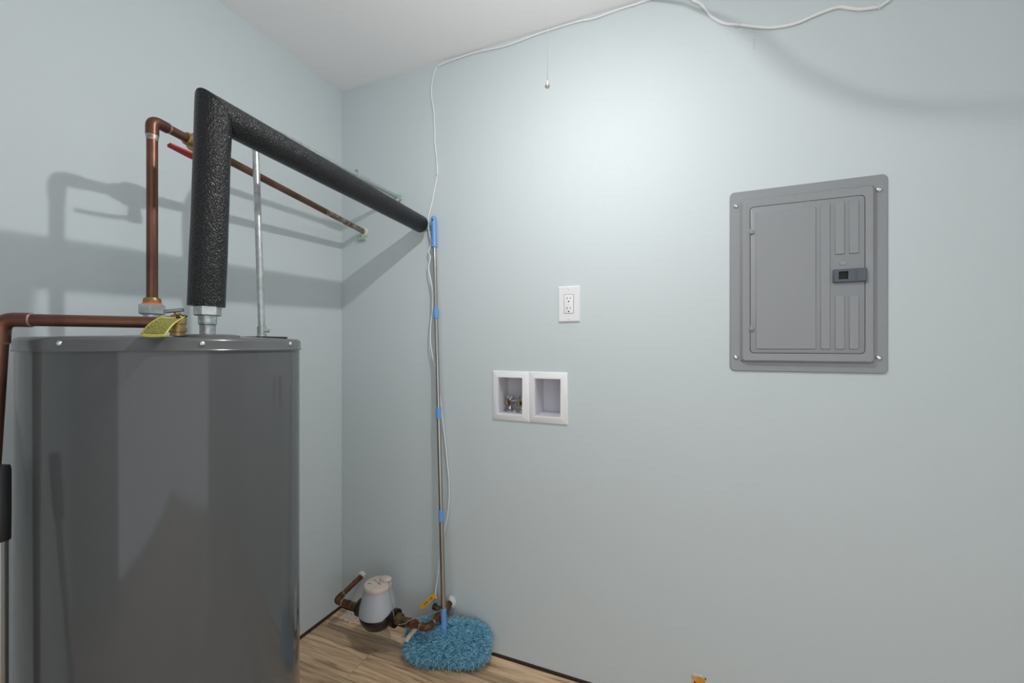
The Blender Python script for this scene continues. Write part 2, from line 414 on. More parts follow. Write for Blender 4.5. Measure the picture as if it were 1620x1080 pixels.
for i, p in enumerate(P_):
    tt = (P_[min(i + 1, len(P_) - 1)] - P_[max(i - 1, 0)]).normalized(); nn = tt.cross(wv).normalized()
    hw = .0095 if i < len(P_) - 1 else .006; th = .004
    q = [bm.verts.new(p + wv * a * hw + nn * b_ * th) for a, b_ in ((-1, -.7), (-.8, -1), (.8, -1), (1, -.7), (1, .7), (.8, 1), (-.8, 1), (-1, .7))]
    if prev:
        for k in range(8): bm.faces.new((prev[k], prev[(k + 1) % 8], q[(k + 1) % 8], q[k]))
    else: bm.faces.new(q[::-1])
    prev = q
bm.faces.new(prev); link('lever', bm, 'red', valve)
# sealant where it enters the wall
bm = B(); blob(bm, CE + V((.004, -.004, -.002)), .018, 3, 3, .22, (1.0, .55, 1.0)); link('wall_sealant', bm, 'caulk', cold)
bm = B(); box(bm, CE + V((-.030, -.018, -.038)), CE + V((.012, .002, -.014)), .004); o = link('wall_patch', bm, 'green', cold)

# ------------------------------------------------------------------ hot water pipe in black foam
HB = V((.540, -.930, 0)); HT = HB + V((.002, .012, 1.755)); HE = atY(676, 360, 0)
hot = thing('hot_water_pipe', 'hot water pipe wrapped in thick black foam insulation above the heater', 'pipe', (HB.x, HB.y, ZT + .006))
bm = B(); lathe(bm, [(.0145, ZT + .005), (.0145, 1.288)], 24, HB); link('nipple', bm, 'galv_dirty', hot)
bm = B(); lathe(bm, [(.0145, 1.284), (.0172, 1.286), (.0172, 1.308)], 24, HB); link('nipple_collar', bm, 'galv_dirty', hot)
bm = B(); hexnut(bm, HB + V((0, 0, 1.304)), (0, 0, 1), .0255, .022, .1); link('union_nut', bm, 'galv', hot)
dh = (HE - HT).normalized(); FR = .0345
def sleeve(bm, a, b_, mitre_n, at_start, sag=0., n=28, sides=40, seed=1):
    """foam tube from a to b_, one end cut on the mitre plane through the corner"""
    ax = (b_ - a).normalized(); ref = V((1, 0, 0)) if abs(ax.x) < .7 else V((0, 0, 1))
    u = (ref - ax * ref.dot(ax)).normalized(); v = ax.cross(u); L = (b_ - a).length; rings = []
    for i in range(n + 1):
        t = i / n; ring = []
        for k in range(sides):
            w_ = u * math.cos(2 * PI * k / sides) + v * math.sin(2 * PI * k / sides)
            wob = 1 + .010 * math.sin(7 * t + 2 * math.cos(2 * PI * k / sides + seed)) + .006 * math.sin(19 * t + seed + k * .3)
            base = w_ * FR * wob
            # length shortened or lengthened so that the end lies in the mitre plane
            corner = a if at_start else b_
            s = -(base.dot(mitre_n)) / ax.dot(mitre_n)
            if at_start: p = a + ax * (s + (L - s) * t)
            else: p = a + ax * ((L + s) * t)
            ring.append(bm.verts.new(p + base))
        rings.append(ring)
    for r0, r1 in zip(rings, rings[1:]):
        for k in range(sides): bm.faces.new((r0[k], r0[(k + 1) % sides], r1[(k + 1) % sides], r1[k]))
    for ring in (rings[0], rings[-1]):
        c = sum((x.co for x in ring), V()) / len(ring)
        inner = [bm.verts.new(c + (x.co - c) * .42) for x in ring]
        for k in range(sides): bm.faces.new((ring[k], ring[(k + 1) % sides], inner[(k + 1) % sides], inner[k]))
        bm.faces.new(inner)
mn = (V((0, 0, 1)) + dh).normalized()
bm = B(); sleeve(bm, HB + V((-.003, 0, 1.3255)), HT - V((0, 0, .0012)), mn, False, n=40); link('foam_sleeve', bm, 'foam', hot, 50)
HI = HE - dh * .052
bm = B(); sleeve(bm, HT + dh * .0015, HI, mn, True, n=48, seed=3); link('foam_sleeve', bm, 'foam', hot, 50)
bm = B(); tube(bm, [HI - dh * .05, HE + dh * .03], .0112, 18); o = link('bare_pipe', bm, 'green', hot); o['label'] = 'green stained bare pipe end'
bm = B(); blob(bm, HE + V((.006, 0, -.004)), .015, 8, 2, .3, (1, .5, 1)); link('wall_sealant', bm, 'green', hot)
bm = B(); tube(bm, [HB + V((0, 0, 1.32)), HB + V((0, 0, 1.36))], .0112, 16); link('pipe_core', bm, 'copper', hot)

# ------------------------------------------------------------------ electrical conduit
K0 = V((.38, -.683, 0)) ; KE = atY(631, 313, 0)
K0 = atD(414, 534, 1.205); K0.z = 0
KT = atD(403, 191, 1.215)
con = thing('electrical_conduit', 'thin grey metal conduit rising from the heater lid and bending to the back wall', 'conduit', (K0.x, K0.y, ZT + .004))
bm = B(); loft(bm, [((-.058, .058, -.048, .048), .02, ZT + .002), ((-.058, .058, -.048, .048), .02, ZT + .0085)], lambda u, v, d: V((K0.x + u, K0.y + v, d)), cap0=True)
link('cover_plate', bm, 'black', con)
bm = B(); lathe(bm, [(.0135, ZT + .008), (.0135, ZT + .012), (.0115, ZT + .013), (.0118, ZT + .038), (.0100, ZT + .039)], 24, K0); link('connector', bm, 'galv', con)
rside = RT.copy(); bm = B(); tube(bm, [K0 + V((0, 0, ZT + .026)) + rside * .010, K0 + V((0, 0, ZT + .026)) + rside * .019], .0028, 10); tube(bm, [K0 + V((0, 0, ZT + .026)) + rside * .018, K0 + V((0, 0, ZT + .026)) + rside * .0225], .0052, 10); link('set_screw', bm, 'screw', con)
KD = (KE - KT).normalized()
bm = B(); path = fillet([K0 + V((0, 0, ZT + .03)), KT - V((0, 0, 0)), KT + KD * .25], .10, 12); tube(bm, path, .0089, 20); link('riser', bm, 'galv', con)
bm = B(); tube(bm, [KT + KD * .24, KE + KD * .02], .0089, 20); o = link('pipe_run', bm, 'emt_paint', con); o['label'] = 'wall-coloured overpainted run of conduit'
kc = KT + KD * .38; kc = kc + (KE - kc).normalized() * 0
kcp = KT + KD * ((KE - KT).length * .66)
bm = B(); lathe(bm, [(.0115, -.034), (.0135, -.032), (.0135, .032), (.0115, .034)], 20, kcp, KD); cpl = link('coupling', bm, 'emt_paint', con)
bm = B(); hk = kcp - KD * .03
tube(bm, smoothpath([hk + V((0, 0, .008)), hk + V((.002, 0, .020)), hk + V((-.008, .004, .024)), hk + V((-.014, .004, .018))], 4), .0012, 8); link('tie_wire', bm, 'bronze', con)
bm = B(); blob(bm, KE + V((0, -.004, -.002)), .021, 5, 2, .35, (1.1, .7, .9)); link('wall_sealant', bm, 'green', con)

# ------------------------------------------------------------------ relief valve, its discharge pipe and tag
RV = atD(281, 532, .84); RV.z = 0
rv = thing('relief_valve', 'brass relief valve with a flat lever on the heater lid behind the yellow tag', 'valve', (RV.x, RV.y, ZT + .004))
bm = B(); lathe(bm, [(.0125, ZT + .003), (.0125, ZT + .010), (.0150, ZT + .011), (.0150, ZT + .019), (.0128, ZT + .020), (.0128, ZT + .026), (.0145, ZT + .027), (.0145, ZT + .038), (.011, ZT + .044), (.006, ZT + .046), (.006, ZT + .050)], 24, RV)
link('valve_body', bm, 'brass', rv)
PD0 = atD(150, 508, .785); zp = ZT + .029
p_end = atD(2, 504, .758)
P0 = RV + V((0, 0, zp)); P1 = V((p_end.x, p_end.y, zp + .002))
dd = (P1 - P0).normalized()
bm = B(); lathe(bm, [(.0135, .008), (.0135, .03), (.0125, .032)], 20, P0, dd); link('outlet_boss', bm, 'brass', rv)
bm = B(); lp = RV + V((0, 0, ZT + .0505))
ln_ = (RT * .9 + FW * .4).normalized(); wn = V((0, 0, 1)).cross(ln_)
vs = box(bm, (-.017, -.007, 0), (.014, .007, .0065), .002)
Mx = Matrix.Translation(lp - ln_ * .004) @ Matrix((ln_.to_4d() * 1, wn.to_4d(), V((0, 0, 1, 0)), V((0, 0, 0, 1)))).transposed() @ Matrix.Rotation(math.radians(-9), 4, 'Y')
Mx[3][0] = Mx[3][1] = Mx[3][2] = 0; Mx[3][3] = 1
Mx = Matrix.Translation(lp - ln_ * .004) @ Matrix.Rotation(math.atan2(ln_.y, ln_.x), 4, 'Z') @ Matrix.Rotation(math.radians(-9), 4, 'Y')
bm.transform(Mx); link('lever', bm, 'darksteel', rv)

dp = thing('discharge_pipe', 'copper discharge pipe running left from the relief valve and turning down past the tank', 'pipe', (P1.x, P1.y, 0))
bm = B(); tube(bm, [P0 + dd * .022, P1 - dd * .025], .0113, 24); link('pipe_run', bm, 'copper', dp)
drop = atD(-30, 1000, .752); down = (V((drop.x, drop.y, drop.z)) - P1).normalized()
bm = B(); tube(bm, fillet([P1 - dd * .042, P1, P1 + down * .042], .03, 10), .0133, 24); link('elbow', bm, 'copper', dp)
bm = B(); lathe(bm, [(.0133, 0), (.0133, .0006), (.0115, .003)], 20, P1 - dd * .041, -dd); link('solder_joint', bm, 'solder', dp); bm = B(); lathe(bm, [(.0134, 0), (.0134, .001), (.0115, .004)], 20, P1 + down * .041, down); link('solder_joint', bm, 'solder', dp)
bm = B(); tube(bm, [P1 + down * .03, P1 + down * ((P1.z - .06) / -down.z)], .0113, 24); link('downpipe', bm, 'copper', dp)

# tag: hangs from the valve and lies against the lid rim
tgA = atD(255, 500, .800); tgB = atD(294, 500, .820); tgD = atD(220, 531, .772); tgC = atD(261, 531.5, .765)
bm = B(); uvl = bm.loops.layers.uv.new('UVMap'); G = 8; grid = []
for j in range(G + 1):
    row = []
    for i in range(G + 1):
        s, t = i / G, j / G
        p = (tgA * (1 - s) + tgB * s) * (1 - t) + (tgD * (1 - s) + tgC * s) * t
        p = p + V((0, 0, .0035 * math.sin(PI * t) - .002 * math.sin(PI * s))) + FW * (-.004 * math.sin(PI * t))
        row.append(bm.verts.new(p))
    grid.append(row)
for j in range(G):
    for i in range(G):
        f = bm.faces.new((grid[j][i], grid[j][i + 1], grid[j + 1][i + 1], grid[j + 1][i]))
        for lp_, (a, b_) in zip(f.loops, ((i, j), (i + 1, j), (i + 1, j + 1), (i, j + 1))): lp_[uvl].uv = (a / G, 1 - b_ / G)
wt = thing('warning_tag', 'yellow printed tag hanging from the relief valve onto the heater lid', 'tag', (tgC.x, tgC.y, tgC.z))
o = link('tag_sheet', bm, M['tag'], wt, 60); sm = o.modifiers.new('thickness', 'SOLIDIFY'); sm.thickness = .0008
ey = tgB * .82 + tgA * .12 + tgD * .06 + V((0, 0, -.002))
bm = B(); lathe(bm, [(.0045, -.001), (.0045, .003), (.002, .004)], 10, ey - FW * .003, -FW); tube(bm, smoothpath([ey, ey + V((.004, .01, .005)), RV + V((.010, -.008, ZT + .044))], 4), .0012, 8); link('tie', bm, 'black', wt)

# ------------------------------------------------------------------ metal pole with a black grip, left edge
def pz(px, depth, z):
    p = atD(px, 546, depth); return V((p.x, p.y, z))
q0 = pz(-2.5, .665, .0); q1 = pz(-1.5, .728, 1.02)
ax = (q1 - q0).normalized()
bp = thing('broom_pole', 'bright metal pole with a black grip leaning at the left edge beside the heater', 'pole', (q0.x, q0.y, 0))
cut = q0 + ax * ((.903 - q0.z) / ax.z)
bm = B(); tube(bm, [q0, cut + ax * .02], .0108, 24); link('pole', bm, 'steel', bp)
bm = B(); lathe(bm, [(.0128, 0), (.0138, .002), (.0142, .05), (.0142, .122), (.0125, .129), (.006, .131)], 24, cut - ax * .002, ax); link('grip', bm, 'black', bp)
bm = B(); hn_ = (TC - cut); hn_.z = 0; hn_.normalize(); tube(bm, [cut + ax * .108 - hn_ * .0146, cut + ax * .108 + hn_ * .0146], .004, 12); link('hang_hole', bm, 'galv', bp)
bm = B(); box(bm, (q0.x - .12, q0.y - .03, .012), (q0.x + .12, q0.y + .03, .04), .01); link('foot_bar', bm, 'black', bp)

# ------------------------------------------------------------------ mop
mt = atY(686, 343, -.022); mb = V((.625, -.098, .085)); ma = (mt - mb).normalized(); ML = (mt - mb).length
mop = thing('mop', 'blue microfibre mop with a steel telescopic pole leaning on the back wall', 'mop', (mb.x, mb.y, 0))
def onpole(py):   # point on the pole at photograph height py
    best = min(range(1001), key=lambda k: abs((546 - (mb + ma * ML * k / 1000 - CAM).z * FPX / (mb + ma * ML * k / 1000 - CAM).dot(FW)) - py))
    return best / 1000 * ML
d = onpole(390)
for a, b_, r in ((.04, onpole(815), .0100), (onpole(815), onpole(653), .0092), (onpole(653), onpole(495), .0086), (onpole(495), d + .05, .0080)):
    bm = B(); tube(bm, [mb + ma * a, mb + ma * b_], r, 20); link('pole_section', bm, 'steel', mop)
for py in (815, 653, 495):
    c = onpole(py); bm = B(); lathe(bm, [(.0105, -.022), (.0118, -.0205), (.0118, .0205), (.0105, .022)], 20, mb + ma * c, ma); link('pole_collar', bm, 'blue', mop)
bm = B(); lathe(bm, [(.0105, d - .004), (.0122, d - .002), (.0118, d + .01), (.0112, d + .07), (.0122, ML - .012), (.0112, ML - .003), (.007, ML + .002), (.0001, ML + .003)], 20, mb, ma, cap1=False)
grip = link('grip', bm, 'blue', mop)
hh = mb + ma * (ML - .016); bm = B(); hd = (-FW - RT * .25).normalized(); tube(bm, [hh + hd * .0095, hh + hd * .0125], .0036, 12); link('hang_hole', bm, 'dark', grip)
sb = onpole(963)
bm = B(); lathe(bm, [(.0120, -.02), (.0128, 0), (.0135, sb * .45), (.0115, sb * .46), (.0120, sb), (.0105, sb + .002)], 20, mb, ma); link('pole_socket', bm, 'blue', mop)
# head: a thick shaggy pad tilted between floor and wall
hc = V((.640, -.096, .073)); hu = V((.95, .29, 0)).normalized(); hv = V((-.29 * .66, .95 * .66, .75)).normalized(); hn = hu.cross(hv).normalized()
if hn.z < 0: hn = -hn
def outline(a):
    c, s = math.cos(a), math.sin(a); e = 3.0
    return (math.copysign(abs(c) ** (2 / e), c) * .150, math.copysign(abs(s) ** (2 / e), s) * .060)
bm = B(); n = 48; rings = []
for k, (f, h) in enumerate(((.2, -.018), (.93, -.018), (1, -.010), (1, .006), (.9, .016), (.5, .026), (.1, .028))):
    rings.append([bm.verts.new(hc + hu * outline(2 * PI * i / n)[0] * f + hv * outline(2 * PI * i / n)[1] * f + hn * h) for i in range(n)])
for r0, r1 in zip(rings, rings[1:]):
    for i in range(n): bm.faces.new((r0[i], r0[(i + 1) % n], r1[(i + 1) % n], r1[i]))
bm.faces.new(rings[0][::-1]); bm.faces.new(rings[-1]); head = link('mop_head', bm, 'mopbase', mop, 60)
rnd = random.Random(11); verts, faces = [], []
def strand(p0, d, ln, r):
    base = len(verts); seg = 3
    x_ = d.orthogonal().normalized(); y_ = d.cross(x_)
    a = rnd.uniform(0, 6.28); curl = V((rnd.uniform(-1, 1), rnd.uniform(-1, 1), rnd.uniform(-1, .7))) * ln * .75
    for i in range(seg + 1):
        t = i / seg; c = p0 + d * ln * t + curl * t * t + (x_ * math.cos(a + 5 * t) + y_ * math.sin(a + 5 * t)) * ln * .10 * t
        if c.z < .004: c.z = .004
        if c.y > -.004: c.y = -.004
        rr_ = r * (1.0 if i % 2 == 0 else 1.35) * (1 if i < seg else .8)
        for k in range(4):
            verts.append(c + (x_ * math.cos(k * PI / 2 + a) + y_ * math.sin(k * PI / 2 + a)) * rr_)
    for i in range(seg):
        for k in range(4):
            faces.append((base + i * 4 + k, base + i * 4 + (k + 1) % 4, base + i * 4 + 4 + (k + 1) % 4, base + i * 4 + 4 + k))
    faces.append(tuple(base + seg * 4 + k for k in range(4)))
for i in range(13000):
    a = rnd.uniform(0, 2 * PI); f = math.sqrt(rnd.random()); u, v = outline(a)
    edge = max(0, (f - .72) / .28)
    h = .026 - .012 * f
    if rnd.random() < .32: f = 1.0; edge = 1.1; h = rnd.uniform(-.018, .010)
    p0 = hc + hu * u * f + hv * v * f + hn * h
    d = (hn * (1.05 - .8 * edge) + (hu * u / .15 + hv * v / .06).normalized() * edge * 1.0 + V((rnd.uniform(-.5, .5), rnd.uniform(-.5, .5), rnd.uniform(-.5, .35)))).normalized()
    strand(p0, d, rnd.uniform(.011, .021), rnd.uniform(.0010, .0015))
me = bpy.data.meshes.new('shag'); me.from_pydata([tuple(v) for v in verts], [], faces); me.materials.append(M['mop']); me.shade_smooth()
sh = bpy.data.objects.new('shag', me); COL.objects.link(sh); me.transform(Matrix.Translation(-(V(mop.location)))); sh.parent = head; sh['kind'] = 'stuff'
# white plastic edge of the mop frame, showing at the left
bm = B(); fl = hc - hu * .150
tube(bm, smoothpath([atY(643, 1013, -.172), atY(652, 1000, -.155), atY(666, 984, -.135)], 5), .0095, 14); link('frame_edge', bm, 'cream', mop)

# ------------------------------------------------------------------ water meter and its pipework
AZ = .156; AY = -.162
W0 = atY(574, 909, 0); EL = V((.130, AY, AZ - .003)); MX = .352
ip = thing('meter_inlet_pipe', 'rusty brown copper pipe from the corner wall to the water meter', 'pipe', (EL.x, EL.y, AZ - .02))
d0 = (W0 - EL).normalized(); ex = V((1, 0, 0))
bm = B(); tube(bm, [EL + d0 * .02, W0 + d0 * .02], .0112, 20); link('pipe_run', bm, 'copper_dirty', ip)
bm = B(); tube(bm, fillet([EL + d0 * .036, EL, EL + ex * .036], .02, 8), .0138, 20); link('elbow', bm, 'copper_dirty', ip)
for p, a in ((EL + d0 * .036, d0), (EL + ex * .036, ex), (EL + ex * .085, ex)):
    bm = B(); lathe(bm, [(.0138, -.001), (.0142, 0), (.0118, .003)], 20, p, a); link('solder_joint', bm, 'solder', ip)
bm = B(); tube(bm, [EL + ex * .03, EL + ex * .085], .0115, 20); lathe(bm, [(.0135, .04), (.0150, .043), (.0150, .072), (.0135, .075)], 20, EL, ex); link('adapter', bm, 'copper_dirty', ip)
bm = B(); lathe(bm, [(.0145, .086), (.0145, .118), (.018, .120), (.018, .128)], 20, EL, ex); link('tailpiece', bm, 'bronze', ip)
bm = B(); hexnut(bm, EL + ex * .124, ex, .0235, .018, .2); link('coupling_nut', bm, 'bronze', ip)
bm = B(); blob(bm, W0 + V((0, -.006, .002)), .015, 21, 3, .3, (1.1, .8, 1.0)); link('wall_caulk', bm, 'caulk', ip)

mc = V((MX, AY, 0))
wm = thing('water_meter', 'grey bell-shaped water meter with a cream cap hanging between copper pipes', 'water meter', (MX, AY, .09))
bm = B(); lathe(bm, [(.0001, .097), (.030, .099), (.052, .111), (.066, .132), (.0725, .150), (.0725, .158), (.0702, .162), (.0690, .176), (.0665, .192), (.03, .194)], 48, mc, cap0=False)
lathe(bm, [(.025, -.096), (.034, -.094), (.034, -.080), (.028, -.074), (.028, .074), (.034, .080), (.034, .094), (.025, .096)], 28, V((MX, AY, AZ)), ex)
link('meter_base', bm, 'meterblack', wm)
bm = B(); lathe(bm, [(.0715, .160), (.0738, .1625), (.0735, .170), (.0705, .190), (.0605, .228), (.0535, .258), (.0530, .264)], 48, mc)
for v in bm.verts:   # the shroud is cut away low on both sides for the pipe
    if v.co.z < .180: v.co.z += (.180 - v.co.z) * .95 * max(0, (abs(v.co.x - MX) / .073 - .80) / .2)
link('shroud', bm, 'meter', wm, 40)
bm = B(); lathe(bm, [(.054, .259), (.0555, .262), (.0550, .272), (.052, .277), (.030, .2795), (.0001, .280)], 40, mc, cap1=False)
cap = link('cap', bm, 'cream', wm, 45)
bm = B(); blob(bm, (MX + .020, AY + .026, .283), .019, 6, 3, .10, (1.35, 1.0, .62)); link('cap_lid', bm, 'cream', cap, 60)
bm = B()
for (x, y, l) in ((-.030, -.022, .016), (-.012, -.002, .020), (.004, -.006, .014), (.012, -.012, .010), (-.024, .004, .012)):
    box(bm, (MX + x, AY + y, .2784), (MX + x + l, AY + y + .0022, .2802))
link('cap_print', bm, 'bronze', cap, 0)
bm = B()
wpath = smoothpath([(MX + .045, AY + .012, .288), (MX + .062, AY - .004, .262), (MX + .086, AY - .02, .225), (MX + .093, AY - .02, .19), (MX + .098, AY - .018, .162), (MX + .118, AY - .019, .150), (MX + .150, AY - .018, .162), (MX + .165, AY - .006, .172), (MX + .20, AY + .03, .172), (MX + .245, AY + .07, .182), (MX + .262, AY + .10, .20)], 6)
tube(bm, wpath, .0014, 8); tagit(recentre(link('meter_wire', bm, 'greycable')), 'thin grey wire looping from the cream meter cap over the pipe', 'wire')

RW = V((.604, 0, .172)); RE = V((.598, AY - .012, AZ + .004))
op = thing('meter_outlet_pipe', 'rusty brown copper pipe bending from the water meter back into the wall behind the mop', 'pipe', (RE.x, RE.y, AZ - .02))
O0 = V((MX, AY, AZ))
bm = B(); hexnut(bm, O0 + ex * .096, ex, .0235, .020, .4); link('coupling_nut', bm, 'bronze', op)
bm = B(); lathe(bm, [(.018, .112), (.018, .118), (.0135, .120), (.0135, .158)], 20, O0, ex); link('tailpiece', bm, 'bronze', op)
od = (RE - (O0 + ex * .15)).normalized(); rd = (RW - RE).normalized()
bm = B(); lathe(bm, [(.013, .150), (.0155, .152), (.0155, .166), (.0135, .168), (.0135, .172), (.0155, .174), (.0155, .186), (.013, .188)], 20, O0, ex); link('adapter', bm, 'copper_dirty', op)
bm = B(); tube(bm, fillet([O0 + ex * .175, RE, RW + rd * .02], .055, 12), .0118, 20); link('pipe_run', bm, 'copper_dirty', op)
el = fillet([O0 + ex * .175, RE, RW], .055, 12)
bm = B(); tube(bm, el[1:-1], .0142, 20); link('elbow', bm, 'copper_dirty', op)
bm = B(); lathe(bm, [(.0146, -.003), (.0150, 0), (.0120, .004)], 20, el[1], -ex); link('solder_joint', bm, 'solder', op); bm = B(); lathe(bm, [(.0146, -.003), (.0150, 0), (.0120, .004)], 20, el[-2], rd); link('solder_joint', bm, 'solder', op)
bm = B(); blob(bm, RW + V((0, -.008, 0)), .021, 31, 3, .25, (1, .6, 1.15)); link('wall_caulk', bm, 'caulk', op)
# stop valve with a hanging yellow lever
sv = RE + rd * .105; sd = (V((-.55, -.35, .45))).normalized()
bm = B(); lathe(bm, [(.0145, -.034), (.0170, -.032), (.0170, -.018), (.021, -.012), (.021, .012), (.0170, .018), (.0170, .032), (.0145, .034)], 16, sv, rd); tube(bm, [sv, sv + sd * .034], .010, 12); vv = link('stop_valve', bm, 'bronze', op)
bm = B(); st = sv + sd * .034; lathe(bm, [(.0105, 0), (.0125, .002), (.0125, .012), (.009, .014)], 12, st, sd); link('stem_cap', bm, 'black', vv)
l0 = atY(689, 940, st.y - .008); l1 = atY(665.5, 961, st.y - .012)
lv = (l1 - l0).normalized(); fn = (CAM - l0); fn = (fn - lv * fn.dot(lv)).normalized(); wd = lv.cross(fn)
bm = B(); LL = (l1 - l0).length; sec = []
prof = [(0, .006), (.15, .0085), (.8, .0085), (.93, .0075), (.985, .0045), (1.0, .0015)]
for t, hw in prof:
    c = l0 + lv * LL * t; sec.append([bm.verts.new(c + wd * a * hw + fn * b_ * .0028) for a, b_ in ((-1, -1), (1, -1), (1, 1), (-1, 1))])
for a, b_ in zip(sec, sec[1:]):
    for k in range(4): bm.faces.new((a[k], a[(k + 1) % 4], b_[(k + 1) % 4], b_[k]))
bm.faces.new(sec[0][::-1]); bm.faces.new(sec[-1]); lever = link('lever', bm, 'yellow', vv, 50); lever['label'] = 'yellow lever handle with black print'
bm = B(); rn = random.Random(2)
for k in range(7):
    c = l0 + lv * LL * (.22 + .075 * k + (.05 if k > 2 else 0)) + fn * .0029
    hw = rn.uniform(.002, .0042)
    bm.faces.new([bm.verts.new(c + lv * a * .0016 + wd * b_ * hw) for a, b_ in ((-1, -1), (1, -1), (1, 1), (-1, 1))])
me_ = link('lever_print', bm, 'dark', op, 0)
me_.location = (fn * .0004)

# ------------------------------------------------------------------ cables
def cable(name, pts, r, m, label, cat, clips=()):
    t = thing(name, label, cat, pts[len(pts) // 2])
    b_ = B(); sp = smoothpath(pts, 5); tube(b_, sp, r, 10); link('cable', b_, m, t)
    for i in clips:
        p = V(pts[i]); a = (V(pts[min(i + 1, len(pts) - 1)]) - V(pts[max(i - 1, 0)])).normalized()
        up = a.cross(V((0, 1, 0))).normalized()
        b_ = B(); q = smoothpath([V((p.x, .001, p.z)) + up * (r + .0022), p + up * (r + .002) + V((0, -r * .8, 0)), p + V((0, -r - .0018, 0)), p - up * (r + .002) + V((0, -r * .8, 0)), V((p.x, .001, p.z)) - up * (r + .0022)], 3)
        tube(b_, q, .0014, 6); link('cable_clip', b_, 'white', t)
    return t
e_ = .0045
pts = [atY(x, y, -e_) for x, y in ((693, 104), (704, 99), (716, 94.5), (733, 89), (752, 83), (775, 78), (800, 72.5), (826, 63), (850, 54), (868, 48), (890, 41), (915, 34), (940, 29), (962, 21), (985, 13), (1003, 7.5), (1016, 3))]
pts = [V((p.x, p.y, min(p.z, HC - .0045))) for p in pts]
pts += [V((1.42, -.006, HC - .004)), V((1.43, -.06, HC - .004)), V((1.40, -.25, HC - .004)), V((1.33, -.5, HC - .004)), V((1.275, -.68, HC - .006))]
cable('lamp_cable', pts, .0032, 'whitecable', 'thin white cable stapled along the joint of ceiling and back wall', 'cable', (2, 15))
w2 = [(1092, -4), (1097, 1), (1108, 6), (1116, 15), (1124, 25), (1138, 34), (1150, 38), (1168, 39), (1190, 42), (1215, 44), (1240, 41.5), (1262, 36), (1283, 27), (1305, 18), (1326, 11.5), (1342, 13), (1360, 15), (1378, 13), (1390, 11), (1400, 5), (1412, -6)]
pts = [atY(x, y, -.0052) for x, y in w2]
pts = [V((p.x, p.y, min(p.z, HC - .005))) for p in pts]
cable('loose_cable', [V((pts[0].x - .02, -.006, min(pts[0].z + .03, HC - .006)))] + pts + [V((pts[-1].x + .03, -.006, pts[-1].z + .06)), V((pts[-1].x + .05, -.006, HC - .002))], .0042, 'whitecable', 'thicker white cable sagging across the top of the wall above the breaker panel', 'cable', (8, 19))
dn = [(691, 106, .004), (687, 117, .004), (683.5, 132, .005), (682.5, 150, .005), (686, 175, .004), (687.5, 199, .004), (688, 225, .004), (691, 255, .004), (691.5, 276, .004), (688, 297, .005), (684, 318, .007), (679, 338, .010), (677, 352, .014), (680, 372, .018), (682, 385, .02), (678.5, 398, .022), (681, 407, .022), (678, 424, .024), (681.5, 442, .026), (684.5, 463, .028), (684, 492, .03), (681.5, 513, .03), (681, 540, .03), (684.5, 564, .028), (688, 578, .026), (692, 605, .024), (696.5, 629, .02), (699, 655, .018), (704, 694, .016), (707.5, 730, .014), (710.5, 763, .014), (709.5, 804, .016), (702, 846, .026), (697, 872, .036), (694.5, 893, .044), (692, 915, .052), (689, 937, .062), (690, 946, .07)]
pts = [atY(x, y, -dd_) for x, y, dd_ in dn]
cable('hanging_wire', pts, .0024, 'whitecable', 'thin white wire hanging down the back wall around the mop pole to the stop valve', 'wire', (8,))

# ------------------------------------------------------------------ outlet
OX = (1.064, 1.146, 1.3265, 1.460)
ol = thing('wall_outlet', 'white rectangular wall outlet with two sockets on the back wall', 'outlet', (1.105, 0, 1.3265))
bm = B(); loft(bm, [(OX, .003, 0), (OX, .003, .003), (inset(OX, .0035), .003, .0065)]); link('cover_plate', bm, 'white', ol)
cxo = 1.105; czo = 1.3935; fo = (cxo - .0172, cxo + .0172, czo - .0345, czo + .0345)
bm = B(); loft(bm, [(inset(fo, -.0012), .002, .0062), (inset(fo, -.0012), .002, .0066)]); link('socket_gap', bm, 'dark', ol)
bm = B(); loft(bm, [(fo, .002, .006), (fo, .002, .0078), (inset(fo, .001), .002, .0083)]); face = link('socket_face', bm, 'white', ol)
for sz in (.0175, -.0195):
    for sx, hgt in ((-.0062, .0042), (.0062, .0034)):
        bm = B(); box(bm, (cxo + sx - .0011, -.0087, czo + sz + .004 - hgt), (cxo + sx + .0011, -.0082, czo + sz + .004 + hgt)); link('slot', bm, 'dark', face, 0)
    bm = B(); lathe(bm, [(.0027, 0), (.0027, .0005)], 14, (cxo, -.0082, czo + sz - .0085), (0, -1, 0)); link('ground_hole', bm, 'dark', face, 0)
bm = B(); box(bm, (cxo - .006, -.0090, czo - .004), (cxo + .006, -.0082, czo + .002), .0003); link('test_button', bm, 'white', face)
for z in (1.448, 1.339):
    bm = B(); screwhead(bm, (cxo, -.0063, z), (0, -1, 0), .0032); link('screw', bm, 'white', ol)

# ------------------------------------------------------------------ laundry box
lb = thing('laundry_box', 'white recessed double laundry box in the back wall below the outlet', 'laundry box', (.947, 0, BOX[2]))
mid = .9475; DB = .088
for (a, b_, dk) in ((BOX[0], mid, 0), (mid, BOX[1], 1)):
    o0 = (a, b_, BOX[2], BOX[3]); op_ = (a + .026, b_ - .026, BOX[2] + .026, BOX[3] - .026)
    bm = B(); loft(bm, [(o0, .0008, 0), (o0, .0008, .0035), (inset(o0, .002), .0008, .0055), (inset(op_, -.004), .0008, .0145), (inset(op_, -.0012), .0008, .0145), (op_, .0008, .012), (op_, .0008, -.004)], cap1=False, n=1)
    fr = link('box_frame', bm, 'boxwhite', lb, 20)
    bm = B(); loft(bm, [(inset(op_, -.0005), .0008, -.003), (inset(op_, .002), .0008, -DB)], cap1=True, n=1); link('box_recess', bm, 'boxin', lb, 20)
opL = (BOX[0] + .026, mid - .026, BOX[2] + .026, BOX[3] - .026); zb = opL[2]
